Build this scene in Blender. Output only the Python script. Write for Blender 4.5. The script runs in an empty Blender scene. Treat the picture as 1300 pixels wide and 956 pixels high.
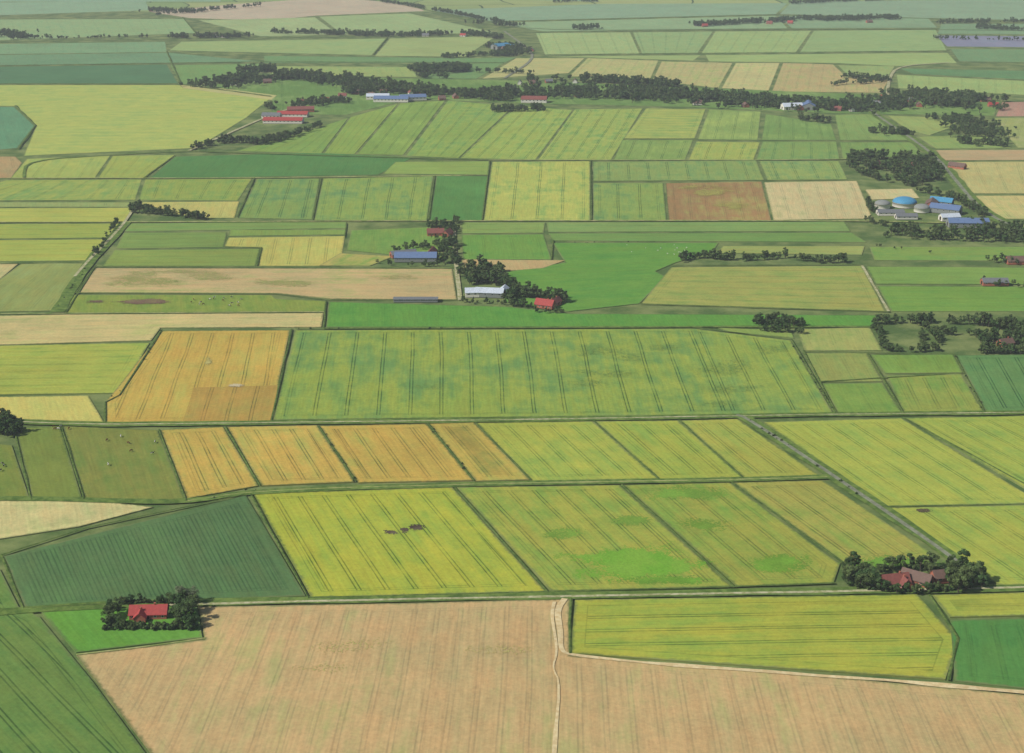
import bpy, bmesh, math, random
import numpy as np
from mathutils import Vector, Matrix, noise as mnoise
random.seed(11); rng=np.random.default_rng(5)
scene=bpy.context.scene
# ------------------------------------------------------------------ camera
FX=1300*50/36.0; CAMH=360.0
TH=math.atan((478+150)/FX); CT,ST=math.cos(TH),math.sin(TH)
def G(u,v):
    """survey point -> ground metres"""
    x=(u-650)/FX; y=(v-478)/FX
    t=CAMH/(ST+y*CT)
    return Vector((t*x,t*(CT-y*ST)))
cam=bpy.data.objects.new("camera",bpy.data.cameras.new("camera"))
scene.collection.objects.link(cam); scene.camera=cam
cam.location=(0,0,CAMH); cam.rotation_euler=(math.pi/2-TH,0,0)
cam.data.lens=50; cam.data.sensor_width=36; cam.data.clip_start=1; cam.data.clip_end=80000
# ------------------------------------------------------------------ light
w=bpy.data.worlds.new("World"); scene.world=w; w.use_nodes=True
nt=w.node_tree; sky=nt.nodes.new('ShaderNodeTexSky'); sky.sky_type='NISHITA'; sky.sun_disc=False
EL=math.radians(42); to_sun=Vector((-0.86,-0.35,0)).normalized()
sky.sun_elevation=EL; sky.sun_rotation=math.atan2(to_sun.x,to_sun.y)
nt.links.new(sky.outputs[0],nt.nodes['Background'].inputs[0]); nt.nodes['Background'].inputs[1].default_value=0.08
sd=bpy.data.lights.new("sun","SUN"); sd.energy=4.5; sd.angle=math.radians(0.5); sd.color=(1,.955,.88)
so=bpy.data.objects.new("sun",sd); scene.collection.objects.link(so)
d=Vector((to_sun.x*math.cos(EL),to_sun.y*math.cos(EL),math.sin(EL)))
so.rotation_euler=(-d).to_track_quat('-Z','Y').to_euler(); so.location=(0,0,500)
scene.view_settings.view_transform='Standard'; scene.view_settings.look='None'; scene.view_settings.exposure=0
# ------------------------------------------------------------------ helpers
def lin(c):
    o=[]
    for a in c:
        a=a/255.0
        o.append(a/12.92 if a<=.04045 else ((a+.055)/1.055)**2.4)
    return o
KA=0.96; SAT=.84
def alb(c):
    g=.3*c[0]+.6*c[1]+.1*c[2]; c=[g+(x-g)*SAT for x in c]; c[0]+=1; c[2]-=4
    if c[1]>c[0]: c[2]*=.96; c[0]=c[0]+.07*(c[1]-c[0])
    return tuple(min(.8,x*KA) for x in lin(c))+(1,)
class N:
    def __init__(s,name):
        s.m=bpy.data.materials.new(name); s.m.use_nodes=True; s.t=s.m.node_tree
        for n in list(s.t.nodes): s.t.nodes.remove(n)
        s.out=s.t.nodes.new('ShaderNodeOutputMaterial')
    def new(s,ty,**k):
        n=s.t.nodes.new(ty)
        for a,b in k.items(): setattr(n,a,b)
        return n
    def put(s,sock,v):
        if isinstance(v,bpy.types.NodeSocket): s.t.links.new(v,sock)
        elif v is not None:
            try: sock.default_value=v
            except Exception:
                sock.default_value=(v,v,v)
    def math(s,op,a,b=None,c=None):
        n=s.new('ShaderNodeMath',operation=op)
        s.put(n.inputs[0],a)
        if b is not None: s.put(n.inputs[1],b)
        if c is not None: s.put(n.inputs[2],c)
        return n.outputs[0]
    def noise(s,vec,scale,detail=2,rough=.5):
        n=s.new('ShaderNodeTexNoise'); s.put(n.inputs['Vector'],vec)
        n.inputs['Scale'].default_value=scale; n.inputs['Detail'].default_value=detail; n.inputs['Roughness'].default_value=rough
        return n.outputs[0]
    def mr(s,v,a,b,c=0,d=1):
        n=s.new('ShaderNodeMapRange'); s.put(n.inputs[0],v)
        for i,x in enumerate((a,b,c,d)): s.put(n.inputs[i+1],x)
        return n.outputs[0]
    def mix(s,f,a,b,bt='MIX'):
        n=s.new('ShaderNodeMix',data_type='RGBA',blend_type=bt)
        s.put(n.inputs[0],f); s.put(n.inputs[6],a); s.put(n.inputs[7],b)
        return n.outputs[2]
    def attr(s,name): return s.new('ShaderNodeAttribute',attribute_name=name)
    def pos(s): return s.new('ShaderNodeNewGeometry').outputs['Position']
    def scale(s,col,f):
        n=s.new('ShaderNodeVectorMath',operation='SCALE'); s.put(n.inputs[0],col); s.put(n.inputs['Scale'],f); return n.outputs[0]
    def diffuse(s,col,rough=0.0,normal=None):
        n=s.new('ShaderNodeBsdfDiffuse'); s.put(n.inputs[0],col); n.inputs[1].default_value=rough
        if normal: s.put(n.inputs['Normal'],normal)
        return n.outputs[0]
    def end(s,sh): s.t.links.new(sh,s.out.inputs[0]); return s.m
# crop material ------------------------------------------------------
def crop_material():
    n=N("crop_ground"); p=n.pos()
    col=n.attr('col').outputs['Color']; col2=n.attr('col2').outputs['Color']
    sx=n.new('ShaderNodeSeparateXYZ'); n.put(sx.inputs[0],n.attr('st').outputs['Vector']); U,V,E=sx.outputs
    px=n.new('ShaderNodeSeparateXYZ'); n.put(px.inputs[0],n.attr('par').outputs['Vector']); SP,STR,PT=px.outputs
    big=n.noise(p,.009,3,.6); mid=n.noise(p,.04,4,.7); fine=n.noise(p,.5,2,.75)
    warp=n.math('MULTIPLY',n.math('SUBTRACT',n.noise(p,.008,1),.5),3.0)
    Uw=n.math('ADD',U,warp)
    pp=n.math('PINGPONG',Uw,n.math('MULTIPLY',SP,.5))
    line=n.mr(n.math('ABSOLUTE',n.math('SUBTRACT',pp,1.15)),.24,.56,1,0)
    inside=n.math('GREATER_THAN',E,7.0)
    head=n.mr(n.math('ABSOLUTE',n.math('SUBTRACT',n.math('ABSOLUTE',n.math('SUBTRACT',n.math('ADD',E,n.math('MULTIPLY',warp,.5)),8.0)),1.15)),.22,.52,1,0)
    tram=n.math('MAXIMUM',n.math('MULTIPLY',line,inside),n.math('MULTIPLY',n.math('MULTIPLY',head,.5),n.math('LESS_THAN',SP,200)))
    tram=n.math('MULTIPLY',tram,STR)
    tram=n.math('MULTIPLY',tram,n.mr(mid,.3,.7,.35,1.5))
    cu=n.new('ShaderNodeCombineXYZ'); n.put(cu.inputs[0],n.math('MULTIPLY',U,.10)); n.put(cu.inputs[1],n.math('MULTIPLY',V,.012)); n.put(cu.inputs[2],SP)
    streak=n.noise(cu.outputs[0],1.0,3,.65)
    cu2=n.new('ShaderNodeCombineXYZ'); n.put(cu2.inputs[0],n.math('MULTIPLY',U,.55)); n.put(cu2.inputs[1],n.math('MULTIPLY',V,.03))
    rows=n.noise(cu2.outputs[0],1.0,2,.65)
    pm=n.math('ADD',n.math('MULTIPLY',big,.38),n.math('ADD',n.math('MULTIPLY',streak,.33),n.math('MULTIPLY',mid,.29)))
    pf=n.mr(pm,n.math('SUBTRACT',.60,n.math('MULTIPLY',PT,.17)),n.math('SUBTRACT',.70,n.math('MULTIPLY',PT,.13)),0,1)
    pf=n.math('MULTIPLY',pf,n.math('MINIMUM',n.math('MULTIPLY',PT,1.6),.95))
    c=n.mix(pf,col,col2)
    br=n.math('ADD',.10,n.math('MULTIPLY',big,.42))
    br=n.math('ADD',br,n.math('MULTIPLY',rows,.46))
    br=n.math('ADD',br,n.math('MULTIPLY',fine,.46))
    br=n.math('ADD',br,n.math('MULTIPLY',streak,.32))
    c=n.scale(c,br)
    # ripening drift : straw <-> green
    hue=n.mr(n.math('ADD',n.math('MULTIPLY',mid,.5),n.math('MULTIPLY',streak,.5)),.38,.62,0,1)
    c=n.mix(hue,n.mix(1.0,c,(1.10,1.01,1.0,1),'MULTIPLY'),n.mix(1.0,c,(.86,.97,.98,1),'MULTIPLY'))
    c=n.mix(tram,c,n.mix(1.0,c,(.34,.42,.48,1),'MULTIPLY'))
    ed=n.math('ADD',E,n.math('MULTIPLY',n.math('SUBTRACT',n.noise(p,.25,2,.6),.5),3.5))
    mf=n.mr(ed,.2,1.8,1,0)
    mcol=n.mix(n.mr(big,.42,.62),(.075,.125,.04,1),(.20,.22,.09,1))
    c=n.mix(n.math('MULTIPLY',mf,.75),c,mcol)
    return n.end(n.diffuse(c))
CROP=crop_material()
def patch_material():
    n=N("patchy_growth"); p=n.pos()
    col=n.attr('col').outputs['Color']; col2=n.attr('col2').outputs['Color']; r=n.attr('rad').outputs['Fac']; al=n.attr('al').outputs['Fac']
    grain=n.noise(p,.8,2,.7)
    c=n.mix(n.mr(n.noise(p,.05,3,.6),.4,.6),col,col2); c=n.scale(c,n.math('ADD',.62,n.math('MULTIPLY',grain,.75)))
    nn=n.math('MULTIPLY',n.noise(p,.032,4,.65),1.6)
    f=n.math('MULTIPLY',n.mr(n.math('ADD',r,nn),1.05,1.50,1,0),al); f=n.math('MULTIPLY',f,n.mr(r,.8,1,1,0))
    a=n.math('GREATER_THAN',f,n.mr(grain,.28,.72,0.02,.98))
    t=n.new('ShaderNodeBsdfTransparent'); m=n.new('ShaderNodeMixShader'); n.put(m.inputs[0],a); n.t.links.new(t.outputs[0],m.inputs[1]); n.t.links.new(n.diffuse(c),m.inputs[2])
    return n.end(m.outputs[0])
PATCH=patch_material()
def ground_material():
    n=N("meadow_ground"); p=n.pos()
    wv=n.new('ShaderNodeVectorMath',operation='MULTIPLY_ADD')
    nn=n.new('ShaderNodeTexNoise'); n.put(nn.inputs['Vector'],p); nn.inputs['Scale'].default_value=.0008
    n.put(wv.inputs[0],nn.outputs['Color']); wv.inputs[1].default_value=(500,500,0); n.put(wv.inputs[2],p)
    br=n.new('ShaderNodeTexBrick'); n.put(br.inputs['Vector'],wv.outputs[0])
    br.inputs['Color1'].default_value=(.14,.25,.08,1); br.inputs['Color2'].default_value=(.32,.36,.13,1); br.inputs['Mortar'].default_value=(.05,.09,.03,1)
    br.inputs['Scale'].default_value=1; br.inputs['Mortar Size'].default_value=3; br.inputs['Brick Width'].default_value=260; br.inputs['Row Height'].default_value=190; br.offset=.37
    sep=n.new('ShaderNodeSeparateXYZ'); n.put(sep.inputs[0],p)
    near=n.math('LESS_THAN',sep.outputs[1],4300); side=n.math('LESS_THAN',n.math('ABSOLUTE',sep.outputs[0]),n.math('ADD',n.math('MULTIPLY',sep.outputs[1],.40),40))
    g=n.mix(n.mr(n.noise(p,.03,4,.6),.4,.62),(.08,.135,.04,1),(.19,.23,.08,1))
    c=n.mix(n.math('MULTIPLY',near,side),br.outputs['Color'],g)
    c=n.scale(c,n.math('ADD',.6,n.math('ADD',n.math('MULTIPLY',n.noise(p,.5,2),.4),n.math('MULTIPLY',n.noise(p,.01,3),.4))))
    return n.end(n.diffuse(c))
def mesh_obj(name,verts,faces,mats,parent=None,smooth=False,midx=None):
    me=bpy.data.meshes.new(name); me.from_pydata([tuple(v) for v in verts],[],faces); me.update()
    for m in (mats if isinstance(mats,(list,tuple)) else [mats]): me.materials.append(m)
    if midx: me.polygons.foreach_set('material_index',midx)
    if smooth: me.polygons.foreach_set('use_smooth',[True]*len(me.polygons))
    o=bpy.data.objects.new(name,me); scene.collection.objects.link(o)
    if parent: o.parent=parent
    return o
gv=[];gf=[];M=60
for j in range(M+1):
    for i in range(M+1): gv.append((-20000+40000*i/M,-3000+40000*j/M,0))
for j in range(M):
    for i in range(M): a=j*(M+1)+i; gf.append((a,a+1,a+M+2,a+M+1))
mesh_obj("ground",gv,gf,ground_material())
# summer haze : a real layer of thin scattering air over the marsh
hv,hf=[],[]
def boxv(x0,x1,y0,y1,z0,z1,v,f):
    b=len(v); v+= [(x0,y0,z0),(x1,y0,z0),(x1,y1,z0),(x0,y1,z0),(x0,y0,z1),(x1,y0,z1),(x1,y1,z1),(x0,y1,z1)]
    f+= [(b,b+3,b+2,b+1),(b+4,b+5,b+6,b+7),(b,b+1,b+5,b+4),(b+1,b+2,b+6,b+5),(b+2,b+3,b+7,b+6),(b+3,b,b+4,b+7)]
boxv(-9000,9000,-2000,12000,-1,520,hv,hf)
hz=N("haze_air"); vs=hz.new('ShaderNodeVolumeScatter'); vs.inputs['Color'].default_value=(.88,.95,1,1); vs.inputs['Density'].default_value=6.6e-5; vs.inputs['Anisotropy'].default_value=.0
hz.t.links.new(vs.outputs[0],hz.out.inputs['Volume']); mesh_obj("haze",hv,hf,hz.m)
# ------------------------------------------------------------------ fields
zi=[0]
def poly_area(p): return .5*sum(p[i].x*p[(i+1)%len(p)].y-p[(i+1)%len(p)].x*p[i].y for i in range(len(p)))
def cattr(me,nm,c):
    a=me.attributes.new(nm,'FLOAT_COLOR','POINT'); a.data.foreach_set('color',np.tile(np.array(c,dtype=np.float32),len(me.vertices)))
def setattrs(me,st,c1,c2,par):
    nv=len(me.vertices)
    a=me.attributes.new('st','FLOAT_VECTOR','POINT'); a.data.foreach_set('vector',np.array(st,dtype=np.float32).ravel())
    a=me.attributes.new('par','FLOAT_VECTOR','POINT'); a.data.foreach_set('vector',np.tile(np.array(par,dtype=np.float32),nv))
    cattr(me,'col',c1); cattr(me,'col2',c2)
def skirt(verts,faces,loop,z):
    b=len(verts)
    for i in loop: v=verts[i]; verts.append((v[0],v[1],-.02))
    n=len(loop)
    for k in range(n): faces.append((loop[k],loop[(k+1)%n],b+(k+1)%n,b+k))
def field(name,pts,rgb,rgb2=None,sp=24,ts=.6,pt=.3,dr='v',edge=True,open_=''):
    if rgb2 is None: rgb2=(rgb[0]*.78,rgb[1]*.9,rgb[2]*.85)
    P=[G(*p) for p in pts]; zi[0]+=1; z=.03+zi[0]*.0055
    off=random.uniform(0,sp if sp<200 else 1)
    verts=[];st=[];faces=[]
    if len(P)==4:
        TL,TR,BR,BL=P
        W=((TR-TL).length+(BR-BL).length)/2; L=((TL-BL).length+(TR-BR).length)/2
        ins=min(14,.28*W,.28*L)
        def ticks(D):
            k=10; return [0,ins/D]+[ins/D+(1-2*ins/D)*i/k for i in range(1,k)]+[1-ins/D,1]
        sx=ticks(W); ty=ticks(L); nx=len(sx); ny=len(ty)
        for t in ty:
            for s in sx:
                p=BL*(1-s)*(1-t)+BR*s*(1-t)+TL*(1-s)*t+TR*s*t
                verts.append((p.x,p.y,z))
                e=min(99 if 'L' in open_ else s*W,99 if 'R' in open_ else (1-s)*W,t*L,(1-t)*L,ins)
                if not edge: e=14
                u,v=(s*W,t*L) if dr=='v' else (t*L,s*W)
                st.append((u+off,v+off*9,e))
        for j in range(ny-1):
            for i in range(nx-1):
                a=j*nx+i
                if (i in(0,nx-2)) and (j in(0,ny-2)):
                    if (i==0)==(j==0): faces+= [(a,a+1,a+nx+1),(a,a+nx+1,a+nx)]
                    else: faces+= [(a,a+1,a+nx),(a+1,a+nx+1,a+nx)]
                else: faces.append((a,a+1,a+nx+1,a+nx))
        loop=[i for i in range(nx)]+[j*nx+nx-1 for j in range(1,ny)]+[(ny-1)*nx+i for i in range(nx-2,-1,-1)]+[j*nx for j in range(ny-2,0,-1)]
    else:
        n=len(P)
        if poly_area(P)<0: P=P[::-1]
        xs=[p.x for p in P]; ys=[p.y for p in P]
        ins=min(10,.10*min(max(xs)-min(xs),max(ys)-min(ys)))
        inner=[]
        for i in range(n):
            a=(P[i]-P[i-1]).normalized(); b=(P[(i+1)%n]-P[i]).normalized()
            m=(Vector((-a.y,a.x))+Vector((-b.y,b.x))); m=m/max(m.length_squared*.5,.6)
            inner.append(P[i]+m*ins)
        if isinstance(dr,tuple):
            a,b=G(*dr[0]),G(*dr[1]); D=(b-a).normalized()
        elif dr=='h': D=max([(P[(i+1)%n]-P[i]) for i in range(n)],key=lambda q:abs(q.x)).normalized()
        else: D=max([(P[(i+1)%n]-P[i]) for i in range(n)],key=lambda q:abs(q.y)).normalized()
        Q=Vector((-D.y,D.x))
        for k,p in enumerate(P+inner):
            verts.append((p.x,p.y,z)); st.append((p.dot(Q)+off,p.dot(D),0 if (k<n and edge) else (ins if edge else 14)))
        for i in range(n): faces.append((i,(i+1)%n,n+(i+1)%n,n+i))
        faces.append(tuple(range(n,2*n))); loop=list(range(n))
    skirt(verts,faces,loop,z); st+= [st[i] for i in loop]
    me=bpy.data.meshes.new(name); me.from_pydata(verts,[],faces); me.materials.append(CROP)
    setattrs(me,st,alb(rgb),alb(rgb2),(sp,ts,pt))
    o=bpy.data.objects.new(name,me); scene.collection.objects.link(o); return o
def blob(name,cx,cy,rx,ry,rgb,rgb2=None,al=.8):
    zi[0]+=1; z=.03+zi[0]*.0055; K=28; c=G(cx,cy); verts=[(c.x,c.y,z)]; R=[0.]
    for ring in (.33,.66,1.0):
        for k in range(K):
            a=2*math.pi*k/K; p=G(cx+math.cos(a)*rx*ring*1.45,cy+math.sin(a)*ry*ring*1.45); verts.append((p.x,p.y,z)); R.append(ring)
    faces=[(0,1+k,1+(k+1)%K) for k in range(K)]
    for j in range(2):
        for k in range(K): a=1+j*K+k; b=1+j*K+(k+1)%K; faces.append((a,a+K,b+K,b))
    me=bpy.data.meshes.new(name); me.from_pydata(verts,[],faces); me.materials.append(PATCH)
    cattr(me,'col',alb(rgb)); cattr(me,'col2',alb(rgb2 or tuple(x*.9 for x in rgb)))
    a=me.attributes.new('rad','FLOAT','POINT'); a.data.foreach_set('value',R)
    a=me.attributes.new('al','FLOAT','POINT'); a.data.foreach_set('value',[al]*len(verts))
    o=bpy.data.objects.new(name,me); scene.collection.objects.link(o)
WF,BF,MF,SF="wheat_field","barley_field","meadow","stubble_field"
# ---- far district: haze tint mixed into the field colours
field(MF,[(-80,4),(185,1),(190,13),(-80,22)],(130,170,134),sp=40,ts=.2)
field(SF,[(190,15),(300,5),(430,-4),(520,6),(540,14),(400,20),(340,26),(240,23)],(190,174,144),sp=400)
field(MF,[(300,-30),(700,-34),(760,2),(440,-6)],(128,166,138),sp=60,ts=.2)
field(WF,[(720,-34),(1400,-34),(1400,-5),(780,0)],(135,170,136),sp=60,ts=.2)
field(MF,[(-150,-34),(290,-30),(280,2),(-120,2)],(128,166,138),sp=60,ts=.2)
field(WF,[(-80,25),(235,24),(248,42),(-80,54)],(138,173,116),(110,156,110),sp=30,ts=.3,pt=.5)
field(WF,[(252,26),(400,22),(430,44),(330,46)],(155,180,120),sp=30,ts=.3)
field(WF,[(405,21),(520,17),(632,42),(435,44)],(148,177,116),sp=30,ts=.3)
field(MF,[(548,13),(760,5),(1000,4),(985,18),(620,27)],(128,166,132),(112,156,122),sp=50,ts=.2)
field(MF,[(625,29),(985,20),(1000,36),(690,40)],(134,170,122),sp=40,ts=.25)
field(MF,[(988,20),(1178,23),(1190,35),(1005,36)],(124,162,120),sp=40,ts=.3)
field(MF,[(1005,2),(1400,-2),(1400,28),(1185,23),(990,18)],(128,164,130),(112,154,122),sp=60,ts=.2)
field(MF,[(1195,30),(1400,31),(1400,44),(1190,43)],(114,154,112),sp=40,ts=.3)
field(WF,[(680,42),(800,41),(812,68),(692,70)],(155,182,114),(128,166,108),sp=34,ts=.6,pt=.5)
field(WF,[(803,41),(905,40),(885,68),(815,68)],(140,173,108),(118,159,104),sp=30,ts=.6,pt=.5)
field(WF,[(908,40),(1030,39),(1010,67),(890,68)],(150,180,108),(125,164,107),sp=34,ts=.65,pt=.5)
field(WF,[(1033,39),(1188,38),(1202,64),(1015,67)],(142,175,108),(115,160,104),sp=28,ts=.6,dr='h',pt=.5)
field("purple_field",[(1188,45),(1400,47),(1400,61),(1202,59)],(132,136,170),(104,128,132),sp=30,ts=.3,pt=.3,dr='h')  # flat purple field drawn in place of a likely solar park
field(MF,[(1206,62),(1400,64),(1400,80),(1218,78)],(106,149,100),sp=40,ts=.2)
field(WF,[(695,72),(890,70),(880,77),(750,73)],(150,176,104),sp=40,ts=.3,dr='h')
field(WF,[(895,70),(1203,67),(1215,80),(1140,84),(1060,80),(900,78)],(150,178,104),sp=40,ts=.3,dr='h')
field(WF,[(230,53),(490,49),(472,70),(215,64)],(150,178,108),(122,162,102),sp=30,ts=.4,dr='h',pt=.6)
field(WF,[(495,49),(630,46),(590,72),(476,71)],(152,174,106),sp=30,ts=.4,dr='h')
field(MF,[(-80,57),(210,53),(212,66),(-80,70)],(116,160,114),sp=40,ts=.25)
field(MF,[(-80,71),(214,67),(330,78),(215,80),(-80,84)],(104,150,108),sp=40,ts=.25)
field("beet_field",[(-80,86),(212,82),(226,106),(-80,106)],(78,128,88),(66,116,82),sp=40,ts=.2,dr='h')
field(MF,[(216,83),(335,81),(340,90),(290,100),(232,107)],(112,156,86),sp=40,ts=.2)
field(MF,[(335,71),(600,74),(655,73),(640,80),(335,80)],(104,150,92),sp=50,ts=.2)
field(WF,[(345,84),(522,85),(530,98),(345,96)],(150,174,98),(125,160,90),sp=40,ts=.3,pt=.6)
field(MF,[(530,82),(640,80),(605,100),(535,100)],(106,150,88),sp=50,ts=.2)
field(BF,[(655,74),(742,74),(722,93),(612,100)],(184,182,112),(154,170,98),sp=26,ts=.4,dr='h',pt=.6)
field(BF,[(746,74),(836,77),(826,100),(722,97)],(182,180,110),(154,170,98),sp=26,ts=.4,pt=.6)
field(BF,[(840,78),(930,80),(912,112),(828,102)],(182,176,110),(160,172,96),sp=22,ts=.45,pt=.6)
field(WF,[(934,80),(990,80),(976,115),(916,112)],(192,186,118),(165,180,98),sp=26,ts=.45,pt=.5)
field(BF,[(994,80),(1058,82),(1075,98),(1128,102),(1120,118),(980,116)],(184,168,108),(165,172,96),sp=22,ts=.4,pt=.6)
field(MF,[(1063,83),(1136,84),(1126,100),(1078,97)],(142,168,98),sp=40,ts=.3)
field("beet_field",[(1142,87),(1400,92),(1400,106),(1160,94)],(92,142,90),sp=40,ts=.2)
field(WF,[(1138,95),(1400,108),(1400,126),(1140,112)],(150,178,104),sp=30,ts=.5)
field(MF,[(250,110),(350,96),(530,100),(640,102),(900,112),(1120,121),(1270,128),(1262,147),(1060,144),(880,136),(700,132),(520,126),(440,146),(345,145),(345,124)],(98,142,70),(130,156,86),sp=500,pt=.7)
# ---- mid left
field(WF,[(-80,108),(225,108),(345,124),(312,150),(250,188),(30,198),(46,160),(20,135),(-80,134)],(174,189,92),(146,172,88),sp=28,ts=.35,pt=.7,dr=((0,150),(300,150)))
field(SF,[(228,108),(262,110),(352,121),(345,127),(232,112)],(185,182,110),sp=500)
field("cabbage_field",[(-80,136),(18,136),(44,160),(22,188),(-80,198)],(92,150,112),(80,140,96),sp=30,ts=.2)
field(SF,[(-80,199),(20,199),(28,207),(15,226),(-80,228)],(178,152,100),(160,158,85),sp=30,ts=.3)
field(WF,[(34,202),(140,198),(120,227),(12,228)],(162,180,86),(126,158,84),sp=30,ts=.5,pt=.5)
field(WF,[(143,198),(222,197),(186,226),(124,227)],(156,174,78),(126,158,82),sp=26,ts=.5,pt=.5)
field("beet_field",[(222,199),(400,194),(525,200),(480,222),(190,227)],(78,136,70),(68,124,68),sp=36,ts=.25,pt=.4)
field(WF,[(8,229),(180,228),(172,254),(-80,255)],(154,174,80),(120,156,80),sp=30,ts=.7,pt=.75)
field(WF,[(184,228),(320,227),(302,255),(176,254)],(144,168,74),(116,154,76),sp=30,ts=.7,pt=.75)
field(WF,[(-80,265),(172,264),(158,282),(-80,283)],(176,184,82),(150,170,76),sp=28,ts=.4,dr='h')
field(BF,[(-80,257),(172,257),(172,263),(-80,263)],(145,165,95),sp=200)
field(BF,[(180,257),(304,256),(298,277),(262,277),(178,266)],(192,186,96),sp=28,ts=.4)
field(WF,[(-80,285),(153,284),(140,302),(-80,304)],(154,172,72),(126,156,72),sp=24,ts=.5,dr='h',pt=.5)
field(WF,[(-80,306),(138,304),(112,331),(-80,333)],(168,180,76),(142,165,75),sp=24,ts=.5,dr='h')
field(MF,[(163,284),(440,281),(440,290),(158,294)],(120,156,78),sp=30,ts=.3,dr='h')
field(MF,[(157,296),(288,295),(284,314),(147,316)],(116,150,72),(140,162,80),sp=20,ts=.4,dr='h')
field(WF,[(145,318),(330,316),(324,338),(130,338)],(132,158,72),(112,146,70),sp=24,ts=.4,dr='h')
field(BF,[(290,302),(438,300),(432,338),(328,338),(333,315),(285,313)],(188,184,86),(162,170,80),sp=18,ts=.6,dr=((400,338),(405,300)))
field(MF,[(292,292),(440,292),(440,298),(290,300)],(124,158,72),sp=300)
# ---- fan fields
field(WF,[(402,163),(442,150),(408,195),(300,192)],(126,164,74),(108,152,72),sp=20,ts=.6,pt=.5)
field(WF,[(445,149),(505,132),(450,196),(412,195)],(134,167,72),sp=20,ts=.6)
field(WF,[(509,131),(565,128),(512,197),(454,196)],(124,162,72),(142,172,76),sp=22,ts=.8,pt=.6,open_='L')
field(WF,[(569,128),(652,135),(582,201),(516,198)],(138,171,76),(112,155,78),sp=24,ts=.8,pt=.7,open_='L')
field(WF,[(655,135),(727,140),(680,203),(585,201)],(152,178,80),(120,160,80),sp=22,ts=.9,pt=.6,open_='L')
field(WF,[(730,139),(816,138),(776,203),(684,203)],(154,178,82),(116,158,80),sp=22,ts=.9,pt=.7,open_='L')
field(WF,[(820,138),(896,139),(882,176),(792,176)],(164,180,86),(124,160,80),sp=24,ts=.9,pt=.6,dr='h')
field(WF,[(790,178),(880,178),(870,203),(779,203)],(126,162,80),(160,178,86),sp=24,ts=.8,pt=.6)
field(WF,[(900,139),(966,142),(962,178),(886,177)],(132,166,84),(160,178,86),sp=26,ts=.8,pt=.6)
field(WF,[(884,180),(965,181),(957,203),(874,203)],(160,178,82),(116,156,80),sp=24,ts=.9,pt=.6)
field(MF,[(972,145),(1055,158),(1062,178),(967,178)],(112,154,78),(142,168,84),sp=24,ts=.7,pt=.6)
field(WF,[(968,180),(1062,180),(1066,203),(960,203)],(124,161,82),(102,147,82),sp=26,ts=.7,pt=.6)
field(MF,[(1060,146),(1112,145),(1155,178),(1066,178)],(126,161,84),(108,149,84),sp=26,ts=.5)
field(MF,[(1066,181),(1158,181),(1172,198),(1070,203)],(118,155,78),sp=26,ts=.5)
field(WF,[(1126,147),(1212,150),(1215,160),(1180,172),(1152,165)],(148,170,92),sp=30,ts=.4)
field(MF,[(1165,174),(1248,171),(1284,188),(1188,189)],(134,162,86),sp=30,ts=.4)
field(SF,[(1188,191),(1400,190),(1400,203),(1198,204)],(186,162,114),(172,164,98),sp=30,ts=.2,dr='h')
field(BF,[(1200,206),(1400,205),(1400,246),(1224,246)],(188,180,108),(178,168,102),sp=26,ts=.4,pt=.5)
field(BF,[(1228,249),(1400,248),(1400,279),(1262,278)],(194,184,112),(172,174,96),sp=26,ts=.4,pt=.5)
field(SF,[(1272,130),(1400,128),(1400,148),(1264,148)],(178,136,116),(165,150,104),sp=26,ts=.3)
field(MF,[(1262,150),(1400,150),(1400,188),(1292,188),(1272,165)],(152,168,96),(178,164,112),sp=26,ts=.4,pt=.6)
# ---- mid row
field(WF,[(326,228),(406,227),(396,279),(303,277)],(128,163,80),(94,142,86),sp=26,ts=1,pt=.78)
field(WF,[(410,227),(550,224),(542,280),(399,280)],(138,169,78),(98,144,84),sp=28,ts=1,pt=.75)
field("beet_field",[(554,224),(620,224),(612,280),(546,280)],(80,140,68),(88,146,74),sp=40,ts=.15,pt=.4)
field(WF,[(486,221),(502,206),(621,205),(620,222)],(136,168,78),(152,176,80),sp=30,ts=.4,pt=.5)
field(WF,[(625,206),(749,205),(749,280),(614,280)],(176,187,88),(122,160,82),sp=30,ts=1,pt=.55)
field(WF,[(753,206),(960,204),(970,229),(753,230)],(134,164,86),(104,148,86),sp=26,ts=.9,pt=.7)
field(WF,[(964,205),(1065,205),(1076,228),(974,229)],(140,168,88),(106,148,88),sp=26,ts=.9,pt=.65)
field(WF,[(753,233),(842,233),(846,280),(753,280)],(136,167,80),(96,142,84),sp=26,ts=1,pt=.72)
field(BF,[(845,233),(967,231),(979,280),(849,281)],(160,128,80),(172,158,82),sp=20,ts=.4,pt=.6)
field(BF,[(970,232),(1088,230),(1108,278),(982,280)],(202,188,130),(184,172,108),sp=22,ts=.45,pt=.55)
field(SF,[(1098,241),(1158,240),(1168,252),(1106,254)],(202,188,128),sp=200)
field(MF,[(586,283),(692,283),(690,296),(586,297)],(128,161,80),sp=24,ts=.4,dr='h')
field(MF,[(586,299),(690,298),(700,330),(588,330)],(104,157,64),(90,148,62),sp=30,ts=.3,pt=.6)
field(MF,[(694,283),(1072,282),(1080,294),(696,295)],(122,159,84),(106,150,80),sp=24,ts=.4,dr='h')
field(MF,[(696,297),(1082,296),(1100,308),(702,306)],(108,152,74),(124,162,80),sp=40,ts=.3,dr='h')
field(MF,[(702,309),(912,309),(905,320),(858,334),(832,345),(845,352),(812,386),(722,396),(640,384),(642,346),(718,334)],(98,158,62),(82,145,58),sp=60,ts=.25,pt=.85,dr=((700,340),(900,330)))
field(SF,[(586,330),(718,331),(690,341),(640,345),(588,341)],(188,162,106),(170,166,94),sp=200)
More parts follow.
